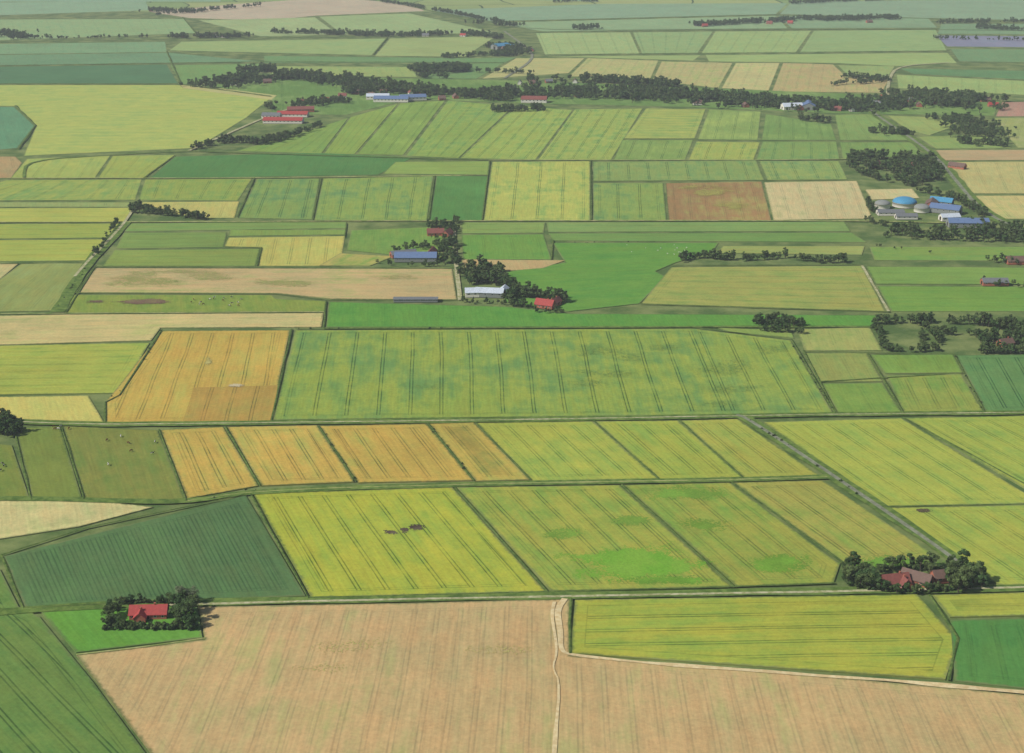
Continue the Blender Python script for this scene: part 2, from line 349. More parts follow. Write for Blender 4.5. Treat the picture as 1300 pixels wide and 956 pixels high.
field(WF,[(852,340),(1094,338),(1124,396),(814,386)],(158,165,82),(134,156,74),sp=22,ts=.5,pt=.7,dr='h')
field(MF,[(918,313),(1098,313),(1094,324),(908,322)],(152,167,88),(116,155,78),sp=30,ts=.3,dr='h')
field(MF,[(1104,314),(1400,314),(1400,332),(1110,331)],(122,159,72),(102,150,68),sp=30,ts=.3,pt=.6,dr='h')
field(MF,[(1100,339),(1400,341),(1400,362),(1112,361)],(118,160,72),(137,165,76),sp=30,ts=.35,pt=.6,dr='h')
field(MF,[(1114,364),(1400,365),(1400,396),(1132,396)],(110,158,64),(100,150,64),sp=26,ts=.4,pt=.6,dr='h')
field(MF,[(446,293),(545,289),(576,300),(576,318),(505,325),(440,318)],(116,157,70),(98,146,62),sp=50,ts=.2,pt=.6)
field(SF,[(432,322),(500,326),(470,338),(405,338)],(174,169,86),(124,156,66),sp=50,ts=.2,pt=.7)
# ---- row 335-415
field(SF,[(-80,335),(24,335),(-20,372),(-80,390)],(190,178,114),sp=30,ts=.3)
field(MF,[(28,335),(116,335),(72,395),(-60,398)],(142,157,84),(152,161,96),sp=24,ts=.25,pt=.5)
field(SF,[(122,341),(574,342),(580,381),(420,380),(352,373),(97,372)],(194,171,114),(160,167,88),sp=22,ts=.25,pt=.55,dr='h')
field("pasture",[(86,375),(345,375),(350,380),(415,383),(412,396),(82,398)],(132,155,64),(112,143,58),sp=500,pt=.7)
field(MF,[(418,384),(640,390),(722,399),(1112,401),(1112,415),(900,415),(414,416)],(88,156,60),(76,143,56),sp=60,ts=.15,pt=.7)
field(SF,[(-80,403),(84,400),(411,398),(408,416),(204,417),(192,433),(-80,441)],(202,186,118),(186,180,98),sp=24,ts=.35,pt=.6,dr=((0,420),(300,414)))
# ---- row 415-535
field(WF,[(-80,441),(190,436),(152,500),(-80,503)],(166,179,72),(142,167,66),sp=17,ts=.5,dr='h',pt=.6)
field(BF,[(206,421),(368,420),(343,535),(134,538),(134,512)],(196,166,70),(188,171,74),sp=17,ts=.65,pt=.55,dr=((240,535),(275,421)))
field(BF,[(246,493),(354,490),(343,535),(232,537)],(180,148,66),(172,153,68),sp=17,ts=.6,pt=.5,edge=False)
field(WF,[(375,420),(884,418),(930,527),(347,534)],(144,170,68),(104,146,76),sp=23,ts=.95,pt=.85,open_='R')
field(WF,[(884,418.5),(1003,433),(1057,525),(930,527)],(144,170,70),(106,147,76),sp=23,ts=.9,pt=.8,open_='L')
field(BF,[(-80,506),(112,503),(132,537),(20,533),(-80,534)],(198,189,92),(172,174,78),sp=16,ts=.6,dr=((90,536),(78,503)))
field(MF,[(912,417),(1004,420),(1008,430),(925,422)],(132,163,76),sp=500)
field(MF,[(1012,419),(1104,416),(1120,446),(1022,446)],(158,169,92),(134,156,76),sp=24,ts=.2,pt=.6)
field(MF,[(1022,449),(1100,449),(1120,485),(1040,486)],(144,159,80),(124,149,72),sp=20,ts=.25,pt=.6)
field(MF,[(1105,451),(1210,451),(1222,474),(1124,475)],(116,158,66),(132,162,68),sp=30,ts=.25,pt=.5)
field(MF,[(1044,488),(1120,487),(1145,525),(1065,527)],(120,158,66),(102,145,62),sp=30,ts=.25,pt=.6)
field(WF,[(1126,478),(1220,476),(1248,523),(1148,526)],(142,162,70),(110,150,64),sp=14,ts=.6,pt=.75)
field("rapeseed_field",[(1214,452),(1400,450),(1450,520),(1252,524)],(92,143,80),(84,135,82),sp=15,ts=.9,pt=.4)
# ---- row 535-635
field("pasture",[(-80,560),(15,566),(38,635),(-80,635)],(122,140,60),(108,131,56),sp=500,pt=.7)
field("pasture",[(20,545),(76,542),(104,633),(41,635)],(118,140,60),(132,144,62),sp=500,pt=.7)
field("pasture",[(80,542),(200,547),(236,639),(108,634)],(130,141,64),(110,134,58),sp=16,ts=.12,pt=.75)
field(BF,[(204,547),(283,543),(328,618),(238,634)],(196,168,72),(180,170,74),sp=11,ts=.75,pt=.6)
field(BF,[(289,543),(402,541),(450,613),(332,618)],(198,168,72),(182,169,74),sp=12,ts=.75,pt=.6)
field(BF,[(406,542),(541,539),(600,611),(455,614)],(196,166,70),(178,168,72),sp=13,ts=.75,pt=.6)
field(BF,[(545,539),(601,537),(672,610),(604,612)],(188,166,70),(172,168,72),sp=13,ts=.75,pt=.6)
field(WF,[(605,538),(752,536),(835,609),(676,612)],(166,178,68),(142,166,68),sp=15,ts=.7,pt=.65)
field(WF,[(756,536),(860,535),(942,607),(838,610)],(160,175,66),(138,164,66),sp=15,ts=.7,pt=.65)
field(WF,[(864,535),(936,533),(1040,605),(945,608)],(166,173,70),(142,163,68),sp=15,ts=.7,pt=.65)
field(WF,[(970,537),(1144,532),(1322,640),(1122,644)],(164,178,70),(144,168,70),sp=17,ts=.65,pt=.65)
field(WF,[(1124,646),(1326,642),(1500,744),(1268,744)],(162,175,68),(140,166,68),sp=17,ts=.65,pt=.65)
field(WF,[(1150,532),(1400,527),(1640,620),(1330,638)],(160,178,70),(132,164,70),sp=17,ts=.65,pt=.75)
# ---- row 610-760
field(SF,[(-80,638),(110,636),(195,645),(100,670),(-80,698)],(204,194,126),(186,184,106),sp=24,ts=.25,pt=.5)
field("potato_field",[(4,708),(312,630),(388,758),(32,773)],(84,124,76),(94,132,72),sp=5.2,ts=.5,pt=.45,dr='v')
field(WF,[(322,628),(574,620),(692,752),(396,760)],(172,180,56),(150,168,58),sp=15,ts=.85,pt=.65)
field(WF,[(580,620),(786,617),(928,746),(700,752)],(160,169,66),(128,159,62),sp=15,ts=.85,pt=.75)
field(WF,[(792,617),(926,614),(1066,718),(1058,742),(936,746)],(156,165,66),(120,158,60),sp=15,ts=.7,pt=.85,dr=((936,742),(800,617)))
field(WF,[(932,614),(1044,611),(1192,710),(1072,716)],(166,166,70),(134,157,62),sp=15,ts=.7,pt=.75)
# ---- bottom row
field("rye_field",[(-120,700),(0,724),(24,772),(50,784),(118,867),(260,1060),(-400,1060)],(104,141,66),(86,129,62),sp=13,ts=.75,pt=.6,dr=((120,860),(30,775)))
field("garden_lawn",[(52,778),(132,773),(250,771),(257,811),(97,830)],(90,158,56),(104,160,62),sp=500,pt=.6)
field(SF,[(97,833),(261,814),(252,772),(480,768),(724,762),(723,834),(900,848),(1105,866),(1300,884),(1500,902),(1700,1060),(270,1060)],(198,168,112),(182,168,98),sp=12,ts=.25,pt=.55,dr=((300,850),(330,775)))
field(WF,[(730,763),(1164,756),(1216,815),(1200,864),(724,831)],(166,174,60),(140,164,60),sp=14,ts=.8,pt=.7,dr='h')
field(WF,[(1184,757),(1420,750),(1440,780),(1206,785)],(162,173,64),sp=14,ts=.6,dr='h')
field("clover_field",[(1206,789),(1440,784),(1520,900),(1212,866)],(76,140,66),(68,130,62),sp=14,ts=.3,pt=.5)
# ---- crop patches
blob("lodged_crop_patch",806,716,98,26,(98,164,44),(114,168,52),1.15)
blob("lodged_crop_patch",855,738,76,8,(104,164,48),None,.9)
blob("lodged_crop_patch",870,626,66,13,(110,162,54),None,.8)
blob("lodged_crop_patch",890,668,44,11,(112,160,52),None,.85)
blob("lodged_crop_patch",985,716,48,20,(108,164,50),None,.9)
blob("lodged_crop_patch",716,680,34,10,(116,164,56),None,.7)
blob("lodged_crop_patch",1130,716,74,10,(104,160,54),None,.8)
blob("lodged_crop_patch",800,662,30,8,(116,164,56),None,.7)
for cx,cy,rx in((496,677,18),(529,671,17),(513,674,9)): blob("bare_wet_patch",cx,cy,rx,5.4,(76,64,56),(104,94,76),1.2)
blob("bare_wet_patch",1172,650,12,3,(98,90,66),None,.9)
blob("muddy_patch",186,384,48,4,(120,92,82),(130,116,80),.75); blob("muddy_patch",122,384,18,3,(122,98,82),None,.6)
for cx,cy,rx,ry in((180,355,66,13),(260,352,60,8),(500,352,50,6),(230,346,50,4),(360,360,50,6)): blob("weed_patch",cx,cy,rx,ry,(150,168,88),(174,172,100),.5)
for cx,cy,rx,ry in((905,243,36,8),(880,238,22,6),(930,262,34,6)): blob("weed_patch",cx,cy,rx,ry,(178,176,84),None,.55)
for cx,cy,rx,ry in((440,822,80,12),(640,826,60,8),(400,850,60,8)): blob("weed_patch",cx,cy,rx,ry,(184,178,98),(192,174,106),.35)
for k in range(16):
    blob("lush_crop_patch",random.uniform(420,980),random.uniform(440,515),random.uniform(20,55),random.uniform(4,10),(112,152,76),(102,146,78),.35)
blob("stony_patch",300,491,16,3,(206,192,150),None,.8); blob("stony_patch",265,461,7,8,(200,190,108),None,.7)
ZT=.03+zi[0]*.0055+.03
# ------------------------------------------------------------------ strips: roads, tracks, verges
def strip_mat(name,c1,c2,sc=.3):
    n=N(name); p=n.pos()
    c=n.mix(n.mr(n.noise(p,sc,3,.65),.38,.62),alb(c1),alb(c2)); 
    return n.end(n.diffuse(n.scale(c,n.math('ADD',.7,n.math('MULTIPLY',n.noise(p,.05,3),.6)))))
ASPH=strip_mat("worn_asphalt",(136,142,128),(112,120,102)); TRK=strip_mat("gravel_track",(184,180,144),(140,146,96)); 
DIRT=strip_mat("dirt_track",(216,198,150),(200,174,122)); VERGE=strip_mat("verge_grass",(74,108,48),(104,132,62),.2); DGR=strip_mat("ditch_reed",(62,92,44),(94,118,58),.3); STRAW=strip_mat("dry_grass",(164,164,104),(114,140,66),.15)
def resample(P,step):
    out=[P[0]]
    for a,b in zip(P,P[1:]):
        k=max(1,int((b-a).length/step))
        for i in range(1,k+1): out.append(a.lerp(b,i/k))
    return out
def strip(name,pts,wd,mat,z=None,jit=.15,bank=0,step=8,curve=True):
    P=[G(*p) for p in pts]
    if curve and len(P)>2:
        for _ in range(2):
            Q=[P[0]]
            for a,b in zip(P,P[1:]): Q+= [a.lerp(b,.25),a.lerp(b,.75)]
            Q.append(P[-1]); P=Q
    P=resample(P,step); z=ZT if z is None else z; v=[];f=[]
    for i,p in enumerate(P):
        t=(P[min(i+1,len(P)-1)]-P[max(i-1,0)]).normalized(); n=Vector((-t.y,t.x))
        ja=mnoise.noise(Vector((p.x*.03,p.y*.03,1))); jb=mnoise.noise(Vector((p.x*.03,p.y*.03,9)))
        a=wd/2*(1+2*jit*ja); b=wd/2*(1+2*jit*jb)
        l=p+n*a; r=p-n*b
        v+= [(l.x,l.y,z),(p.x,p.y,z+bank*random.uniform(.5,1.3)),(r.x,r.y,z)]
    for i in range(len(P)-1):
        k=3*i; f+= [(k,k+1,k+4,k+3),(k+1,k+2,k+5,k+4)]
    return mesh_obj(name,v,f,mat)
def ditch(pts,wd=2.2,mat=None,bank=.3): strip("field_ditch",pts,wd,mat or DGR,ZT+.004,.45,bank,5,False)
strip("road_verge",[(935,528),(950,533),(1100,634),(1215,712),(1250,742)],11,VERGE,ZT-.01)
strip("farm_road",[(935,528),(950,533),(1100,634),(1213,712),(1250,744)],3.2,ASPH,ZT+.03,.05)
strip("road_verge",[(-80,785),(150,768),(400,764),(720,758),(1060,752),(1250,750),(1500,742)],8,VERGE,ZT-.005)
strip("gravel_track",[(215,770),(400,765),(720,759),(1060,753),(1250,749),(1500,742)],2.2,TRK,ZT+.02,.2)
strip("dirt_track",[(717,762),(708,775),(712,800),(708,830),(730,836),(900,850),(1180,870),(1500,900)],2.8,DIRT,ZT+.03,.6)
strip("dirt_track",[(704,766),(701,780),(703,800),(706,832),(700,850),(712,870),(700,1000)],1.5,DIRT,ZT+.034,.6)
strip("dirt_track",[(97,833),(180,824),(262,812)],1.0,STRAW,ZT+.036,.5)
for p in ([(0,536),(130,541),(345,538),(700,534),(945,529),(1400,524)],):
    strip("road_verge",p,9,VERGE,ZT-.006); strip("gravel_track",p,1.5,TRK,ZT+.02,.5)
strip("road_verge",[(-80,633),(110,636),(236,640),(320,625),(600,616),(930,611),(1050,607)],7,VERGE,ZT-.007)
strip("gravel_track",[(236,638),(330,624),(600,616),(930,611),(1050,607)],1.2,STRAW,ZT+.021,.5)
strip("country_road",[(1105,140),(1120,152),(1185,195),(1215,232),(1245,268),(1300,296),(1400,330)],5,ASPH,ZT+.02,.05)
strip("road_verge",[(1105,140),(1120,152),(1185,195),(1215,232),(1245,268),(1300,296),(1400,330)],18,VERGE,ZT-.01)
strip("country_road",[(240,192),(290,170),(345,146),(400,128),(440,120)],5,TRK,ZT+.02,.05)
strip("country_road",[(640,40),(668,60),(680,75),(640,100)],6,ASPH,ZT+.02,.05)
strip("country_road",[(430,-10),(560,16),(640,40),(1000,36),(1400,40)],7,VERGE,ZT+.01,.1)
strip("country_road",[(1205,80),(1140,84),(1128,100),(1126,130)],6,TRK,ZT+.02,.05)
strip("road_verge",[(160,282),(140,306),(112,334),(72,398)],12,VERGE,ZT-.01); strip("country_road",[(172,262),(158,284),(138,306),(110,334),(95,352)],3.2,TRK,ZT+.02,.1)
strip("country_road",[(576,284),(577,310),(580,345),(584,382)],4,TRK,ZT+.02,.1)
strip("gravel_track",[(-80,283),(160,283),(576,281),(1100,281),(1235,285)],4,STRAW,ZT+.01,.4)
strip("gravel_track",[(1094,338),(1110,365),(1128,397)],2.4,TRK,ZT+.02,.3)
strip("gravel_track",[(30,226),(34,204),(150,197),(240,192),(300,195),(620,204)],4,VERGE,ZT+.01,.3)
strip("gravel_track",[(8,227),(320,227),(620,223)],4,STRAW,ZT+.012,.5)
strip("gravel_track",[(620,204),(1070,204),(1185,198)],4,STRAW,ZT+.012,.5)
strip("gravel_track",[(-80,400),(90,399),(412,397)],2,STRAW,ZT+.01,.5)
strip("road_verge",[(410,418),(900,416),(1110,416)],5,VERGE,ZT+.01,.3)
D2=[ [(206,420),(152,503),(134,512),(134,538)],[(370,419),(345,536)],[(375,419),(880,417),(1005,432),(1060,526)],[(414,383),(411,418)],
 [(286,543),(330,618)],[(404,542),(452,613)],[(543,539),(602,612)],[(603,537),(674,611)],[(754,536),(837,610)],[(862,535),(943,608)],[(202,547),(237,638)],
 [(318,629),(392,762)],[(577,620),(696,754)],[(789,617),(932,747)],[(929,614),(1070,716)],[(392,761),(700,753),(932,747),(1060,742)],
 [(1147,532),(1400,670)],[(1122,645),(1400,640)],[(725,762),(723,832)],[(1180,757),(1216,812),(1204,866)],[(4,706),(110,672),(315,629)],[(2,706),(30,774),(150,768)],
 [(78,542),(107,635)],[(18,545),(40,636)],[(1102,450),(1147,526)],[(1040,486),(1222,475)],[(1212,452),(1250,524)],[(1022,448),(1212,451)],[(1020,446),(1062,526)],
 [(120,340),(576,341)],[(95,373),(350,374),(418,382),(580,382)],[(83,399),(122,338)],[(852,338),(1096,337)],[(812,387),(1130,397)],[(120,340),(97,373)],
 [(700,330),(702,306)],[(750,204),(751,281)],[(622,205),(612,281)],[(552,224),(544,281)],[(408,227),(397,280)],[(323,227),(301,277)],[(751,231),(1076,229)],
 [(284,315),(332,315),(326,338)],[(440,284),(438,302)],[(182,227),(222,198)],[(790,177),(966,179),(1160,180)],[(0,336),(116,334)]]
for p in D2: ditch(p,1.5 if p[0][1]>400 else 1.7)
for p in ([(232,22),(250,44)],[(-80,55),(230,50),(630,45)],[(690,70),(1205,65)],[(680,41),(1190,37)],[(-80,85),(330,79),(640,80)],[(492,48),(474,70)],[(212,66),(230,107)],[(-80,107),(225,107),(345,123)],
 [(20,135),(45,160),(24,190)],[(545,14),(625,28),(985,19),(1400,30)]): ditch(p,4,DGR,.8)
# ------------------------------------------------------------------ trees
def leaf_material(name,c1,c2):
    n=N(name); 
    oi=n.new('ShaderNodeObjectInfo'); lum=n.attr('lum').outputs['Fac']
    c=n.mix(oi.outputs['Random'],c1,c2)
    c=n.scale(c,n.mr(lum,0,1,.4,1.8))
    return n.end(n.diffuse(c,0))
LEAF=leaf_material("foliage",(.040,.078,.026,1),(.078,.108,.038,1)); LEAF2=leaf_material("silver_foliage",(.11,.14,.08,1),(.14,.16,.09,1))
bark=N("bark"); BARK=bark.end(bark.diffuse(bark.mix(bark.noise(bark.pos(),2,3),(.05,.04,.03,1),(.12,.10,.08,1))))
def make_tree(name,H,R,seed,leaf=LEAF,nl=12,count=1900,shape='round',ls=.5):
    r=np.random.default_rng(seed); verts=[];faces=[];mi=[];lum=[]
    def cone(a,b,ra,rb,k=6):
        a=Vector(a);b=Vector(b); ax=(b-a).normalized(); x=ax.orthogonal().normalized(); y=ax.cross(x); s=len(verts)
        for c,q in((a,ra),(b,rb)):
            for i in range(k):
                t=2*math.pi*i/k; p=c+(x*math.cos(t)+y*math.sin(t))*q; verts.append(tuple(p)); lum.append(.5)
        for i in range(k): faces.append((s+i,s+(i+1)%k,s+k+(i+1)%k,s+k+i)); mi.append(1)
    tb=.14*H if shape!='bush' else .05*H
    cone((0,0,-.3),(0,0,tb+.3*H),.035*H,.015*H)
    lob=[]
    for i in range(nl):
        a=r.uniform(0,6.28); q=R*.68*math.sqrt(r.uniform(0,1))
        if shape=='tall': z=r.uniform(.2,.9)*H; q*=(1.05-z/H)*.9
        elif shape=='bush': z=r.uniform(.2,.7)*H
        else: z=tb+(H-tb)*r.uniform(.18,.88); q*= .55+.9*math.sin(math.pi*min(1,(z-tb)/(H-tb)))**.7
        rad=R*r.uniform(.24,.5)*(.7 if shape=='tall' else 1)
        lob.append((q*math.cos(a),q*math.sin(a),z,rad,r.uniform(.1,.9)))
        cone((0,0,tb+.1*H*r.uniform(0,1)),(q*math.cos(a)*.8,q*math.sin(a)*.8,z-.2*rad),.012*H,.004*H,4)
    for k in range(count):
        x,y,z,rad,l=lob[r.integers(nl)]
        d=r.normal(size=3); d/=np.linalg.norm(d); q=rad*(r.uniform(.0,1)**.33)*r.uniform(.85,1.25)
        c=np.array((x,y,z))+d*q*np.array((1,1,.8)); c[2]=max(c[2],.15)
        nrm=d+r.normal(size=3)*.55; nrm/=np.linalg.norm(nrm)
        u=np.cross(nrm,r.normal(size=3)); u/=np.linalg.norm(u); v=np.cross(nrm,u); s=ls*r.uniform(.5,1.15)*.5
        b=len(verts)
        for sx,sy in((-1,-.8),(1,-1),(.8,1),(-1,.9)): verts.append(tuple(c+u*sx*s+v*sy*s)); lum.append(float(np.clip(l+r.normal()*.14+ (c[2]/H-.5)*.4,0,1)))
        faces.append((b,b+1,b+2,b+3)); mi.append(0)
    me=bpy.data.meshes.new(name); me.from_pydata(verts,[],faces); me.materials.append(leaf); me.materials.append(BARK)
    me.polygons.foreach_set('material_index',mi)
    a=me.attributes.new('lum','FLOAT','POINT'); a.data.foreach_set('value',lum); return me
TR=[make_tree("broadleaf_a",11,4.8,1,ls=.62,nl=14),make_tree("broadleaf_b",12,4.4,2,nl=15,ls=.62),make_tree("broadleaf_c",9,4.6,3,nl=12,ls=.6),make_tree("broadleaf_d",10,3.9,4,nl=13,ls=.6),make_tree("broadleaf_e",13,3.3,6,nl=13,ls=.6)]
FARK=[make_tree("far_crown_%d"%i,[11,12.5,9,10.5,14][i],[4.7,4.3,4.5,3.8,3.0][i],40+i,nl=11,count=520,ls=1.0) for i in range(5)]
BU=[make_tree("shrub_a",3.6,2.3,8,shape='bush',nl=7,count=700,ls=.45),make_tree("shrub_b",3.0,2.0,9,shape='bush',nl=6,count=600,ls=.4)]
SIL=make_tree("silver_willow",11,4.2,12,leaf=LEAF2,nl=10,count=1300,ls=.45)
def coll(name,meshes):
    c=bpy.data.collections.new(name)
    for m in meshes: c.objects.link(bpy.data.objects.new(m.name+"_kind",m))
    return c
CT_,CB_=coll("tree_kinds",FARK),coll("shrub_kinds",BU)
def gn(name,c):
    g=bpy.data.node_groups.new(name,'GeometryNodeTree')
    g.interface.new_socket("Geometry",in_out='INPUT',socket_type='NodeSocketGeometry'); g.interface.new_socket("Geometry",in_out='OUTPUT',socket_type='NodeSocketGeometry')
    n=g.nodes; L=g.links.new; i=n.new('NodeGroupInput'); o=n.new('NodeGroupOutput')
    ci=n.new('GeometryNodeCollectionInfo'); ci.inputs[0].default_value=c; ci.inputs['Separate Children'].default_value=True; ci.inputs['Reset Children'].default_value=True
    ip=n.new('GeometryNodeInstanceOnPoints'); ip.inputs['Pick Instance'].default_value=True
    m2p=n.new('GeometryNodeMeshToPoints'); L(i.outputs[0],m2p.inputs[0]); L(m2p.outputs[0],ip.inputs['Points']); L(ci.outputs[0],ip.inputs['Instance'])
    ri=n.new('FunctionNodeRandomValue'); ri.data_type='INT'
    for s in ri.inputs:
        if s.type=='INT' and s.name=='Min': s.default_value=0
        if s.type=='INT' and s.name=='Max': s.default_value=max(0,len(c.objects)-1)
    L([s for s in ri.outputs if s.type=='INT'][0],ip.inputs['Instance Index'])
    na=n.new('GeometryNodeInputNamedAttribute'); na.data_type='FLOAT_VECTOR'; na.inputs[0].default_value='sc'
    L([s for s in na.outputs if s.type=='VECTOR'][0],ip.inputs['Scale'])
    nb=n.new('GeometryNodeInputNamedAttribute'); nb.data_type='FLOAT_VECTOR'; nb.inputs[0].default_value='ro'
    L([s for s in nb.outputs if s.type=='VECTOR'][0],ip.inputs['Rotation'])
    L(ip.outputs[0],o.inputs[0]); return g
GT,GB=gn("scatter_trees",CT_),gn("scatter_shrubs",CB_)
ntree=[0]
def scatter(name,P,group,s0,s1):
    ntree[0]+=len(P)
    me=bpy.data.meshes.new(name); me.from_pydata([(p.x,p.y,ZT-.1) for p in P],[],[])
    n=len(P); s=np.random.default_rng(n).uniform(s0*.85,s1*1.05,n); sc=np.stack([s*rng.uniform(.85,1.2,n),s*rng.uniform(.85,1.2,n),s],1)
    a=me.attributes.new('sc','FLOAT_VECTOR','POINT'); a.data.foreach_set('vector',sc.astype(np.float32).ravel())
    ro=np.zeros((n,3)); ro[:,2]=rng.uniform(0,6.28,n)
    a=me.attributes.new('ro','FLOAT_VECTOR','POINT'); a.data.foreach_set('vector',ro.astype(np.float32).ravel())
    o=bpy.data.objects.new(name,me); scene.collection.objects.link(o); m=o.modifiers.new('scatter','NODES'); m.node_group=group; return o
def belt(name,pts,wd,sp,s0=.7,s1=1.1,group=None,gap=0.0):
    mid=pts[0][1]>230; far=pts[0][1]<80; cull=-.14 if mid else -.24
    if group is None:
        sp*=.72 if mid else .60
        k_=.76 if mid else 1.0
        s0*=k_; s1*=k_
        if mid: wd*=.72; sp*=.86
    P=[G(*p) for p in pts]; out=[]
    for a,b in zip(P,P[1:]):
        L=(b-a).length; nr=Vector((-(b-a).y,(b-a).x)).normalized(); k=max(1,int(L*max(wd,sp)/(sp*sp)))
        for _ in range(k):
            t=random.random(); q=a.lerp(b,t)+nr*random.gauss(0,.28)*wd
            if (wd>16 and mnoise.noise(Vector((q.x*.022,q.y*.014,3)))<cull): continue
            if gap and mnoise.noise(Vector((a.x+t*L*.05,b.y*.05,1)))>.45-gap: continue
            out.append(q)
    if out: scatter(name,out,group or GT,s0,s1)
def wood(name,pts,sp,s0=.7,s1=1.1,group=None):
    sp*=.70; s0*=.85; s1*=.85
    P=[G(*p) for p in pts]; x0,x1=min(p.x for p in P),max(p.x for p in P); y0,y1=min(p.y for p in P),max(p.y for p in P); out=[]
    n=int((x1-x0)*(y1-y0)/(sp*sp))
    def ins(q):
        c=False
        for i in range(len(P)):
            a,b=P[i],P[i-1]
            if (a.y>q.y)!=(b.y>q.y) and q.x<(b.x-a.x)*(q.y-a.y)/(b.y-a.y)+a.x: c=not c
        return c
    for _ in range(n):
        q=Vector((random.uniform(x0,x1),random.uniform(y0,y1)))
        if ins(q) and mnoise.noise(Vector((q.x*.03,q.y*.016,7)))>-.24: out.append(q)
    if out: scatter(name,out,group or GT,s0,s1)
W="tree_belt"
belt(W,[(215,48),(320,48)],46,13); belt(W,[(0,43),(30,50)],60,12); belt(W,[(40,50),(190,48)],14,16,.5,.9)
belt(W,[(345,42),(500,46),(600,44),(634,50)],44,13); belt(W,[(596,30),(660,34)],34,14); belt(W,[(190,14),(260,16)],60,14)
belt(W,[(620,62),(650,60),(650,72)],60,13); belt(W,[(560,74),(640,70)],30,12,.6,1); belt(W,[(880,33),(980,28),(1040,24)],50,12); belt(W,[(1040,26),(1140,24)],60,12); belt(W,[(730,38),(760,36)],40,13)
belt(W,[(1190,30),(1300,28)],40,14,.6,1); belt(W,[(1240,36),(1330,40)],40,13); belt(W,[(700,3),(760,2)],40,14); belt(W,[(1000,5),(1160,-2)],50,14)
belt(W,[(1185,50),(1300,52)],12,13,.5,.9); belt(W,[(440,-4),(520,8),(640,30)],20,13,.7,1); belt(W,[(200,20),(330,8)],12,13)
VW="village_trees"
belt(VW,[(262,112),(300,104),(350,98),(400,100)],80,11,.8,1.25); belt(VW,[(300,92),(350,90)],50,11,.8,1.2); belt(VW,[(345,140),(400,132),(440,128)],50,12,.6,1); belt(VW,[(400,100),(470,110),(520,120),(545,118)],90,12,.8,1.2)
belt(VW,[(530,92),(565,88),(592,92)],80,10,.9,1.3); belt(VW,[(440,120),(470,118)],80,12); belt(VW,[(535,100),(560,98)],50,11)
belt(VW,[(600,126),(650,120),(700,118),(760,120),(830,122)],110,12,.8,1.25); belt(VW,[(670,104),(760,104),(860,110)],50,11,.85,1.25); belt(VW,[(800,120),(870,124),(960,132)],110,11.5,.85,1.3)
belt(VW,[(960,132),(1060,138),(1110,136),(1200,128),(1265,134)],90,11.5,.85,1.25); belt(VW,[(1120,118),(1200,122),(1260,132)],60,12); belt(VW,[(1010,152),(1055,156)],24,11); belt(VW,[(1040,110),(1130,104)],18,12,.6,1); belt(VW,[(1070,99),(1125,103)],26,11,.7,1.1)
belt(VW,[(1200,132),(1262,142)],60,11,.8,1.2); belt(VW,[(625,142),(690,140)],34,11,.7,1); belt(VW,[(545,118),(600,124)],50,13); belt(VW,[(605,92),(680,94)],14,12,.6,1)
belt(W,[(240,190),(290,180),(330,184),(375,172)],20,9,.6,.9); belt(W,[(375,172),(410,160)],10,9,.5,.85); belt(W,[(1100,168),(1160,172)],34,11,.6,.9); belt(W,[(1170,150),(1255,160)],26,13,.5,.9); belt(W,[(1215,182),(1280,186)],24,10,.6,.95); belt(W,[(1215,150),(1255,176)],80,16,.7,1)
wood("woodland",[(1075,200),(1130,196),(1190,204),(1202,234),(1150,238),(1080,222)],10.5,.85,1.25)
wood("woodland",[(1140,288),(1230,286),(1300,292),(1330,312),(1200,306),(1120,304)],10.5,.7,1.05)
belt(W,[(1100,256),(1108,272)],12,8,.6,.9); belt(W,[(1165,244),(1215,254),(1250,276)],18,9,.7,1.1); belt(W,[(1095,282),(1150,292),(1200,294)],14,9,.6,.9)
belt(W,[(862,333),(880,328),(935,331)],15,7,.75,1.1); belt(W,[(935,332),(1000,328),(1040,334),(1092,334)],9,6.5,.6,1.0)
belt(W,[(1250,332),(1330,340)],20,11,.5,.9); belt(W,[(1245,362),(1330,366)],16,11,.4,.8); belt(W,[(1110,314),(1210,326)],5,20,.3,.5)
belt(W,[(162,270),(200,272),(235,276),(262,280)],16,7,.6,1.1); belt(W,[(150,282),(120,328)],6,8,.4,.8); belt(W,[(172,264),(190,268)],16,7,.7,1.1)
wood("woodland",[(584,342),(612,339),(640,346),(646,364),(600,363),(582,360)],8,.85,1.25)
belt(W,[(500,321),(545,314),(580,310)],14,8,.6,1); belt(W,[(480,334),(500,339),(580,338)],6,8,.45,.75); wood("woodland",[(556,316),(578,304),(582,340),(562,336)],8.5,.75,1.1)
belt(W,[(540,291),(560,287),(578,292)],16,7,.6,1); belt(W,[(540,303),(575,304)],5,6,.35,.6); belt(W,[(580,280),(578,300)],8,8,.5,.9)
belt(W,[(640,382),(660,379),(700,378),(716,386)],18,7,.7,1.1); belt(W,[(672,398),(716,398)],6,6,.4,.65); belt(W,[(646,364),(668,380)],18,7,.8,1.2); belt(W,[(586,384),(650,388)],6,5,.3,.55); belt(W,[(650,388),(676,392)],14,7,.6,.9)
belt(W,[(960,414),(990,411),(1018,416)],18,6,.7,1.05); belt(W,[(965,421),(1018,423)],9,5,.5,.8)
belt(W,[(1108,412),(1160,410),(1230,412),(1295,414)],8,5.5,.55,.95); belt(W,[(1110,414),(1125,446)],7,5,.5,.8); belt(W,[(1125,447),(1175,447),(1168,424)],6,5,.5,.8); belt(W,[(1165,412),(1190,430),(1185,446)],8,6,.55,.95)
belt(W,[(1180,424),(1240,426),(1250,444)],6,6,.55,.9); belt(W,[(1245,449),(1310,449)],12,5,.65,1); belt(W,[(1240,412),(1300,422),(1310,444)],14,6,.8,1.2); belt(W,[(1245,436),(1310,436)],22,6,.8,1.2); belt(W,[(1390,420),(1320,440)],14,8)
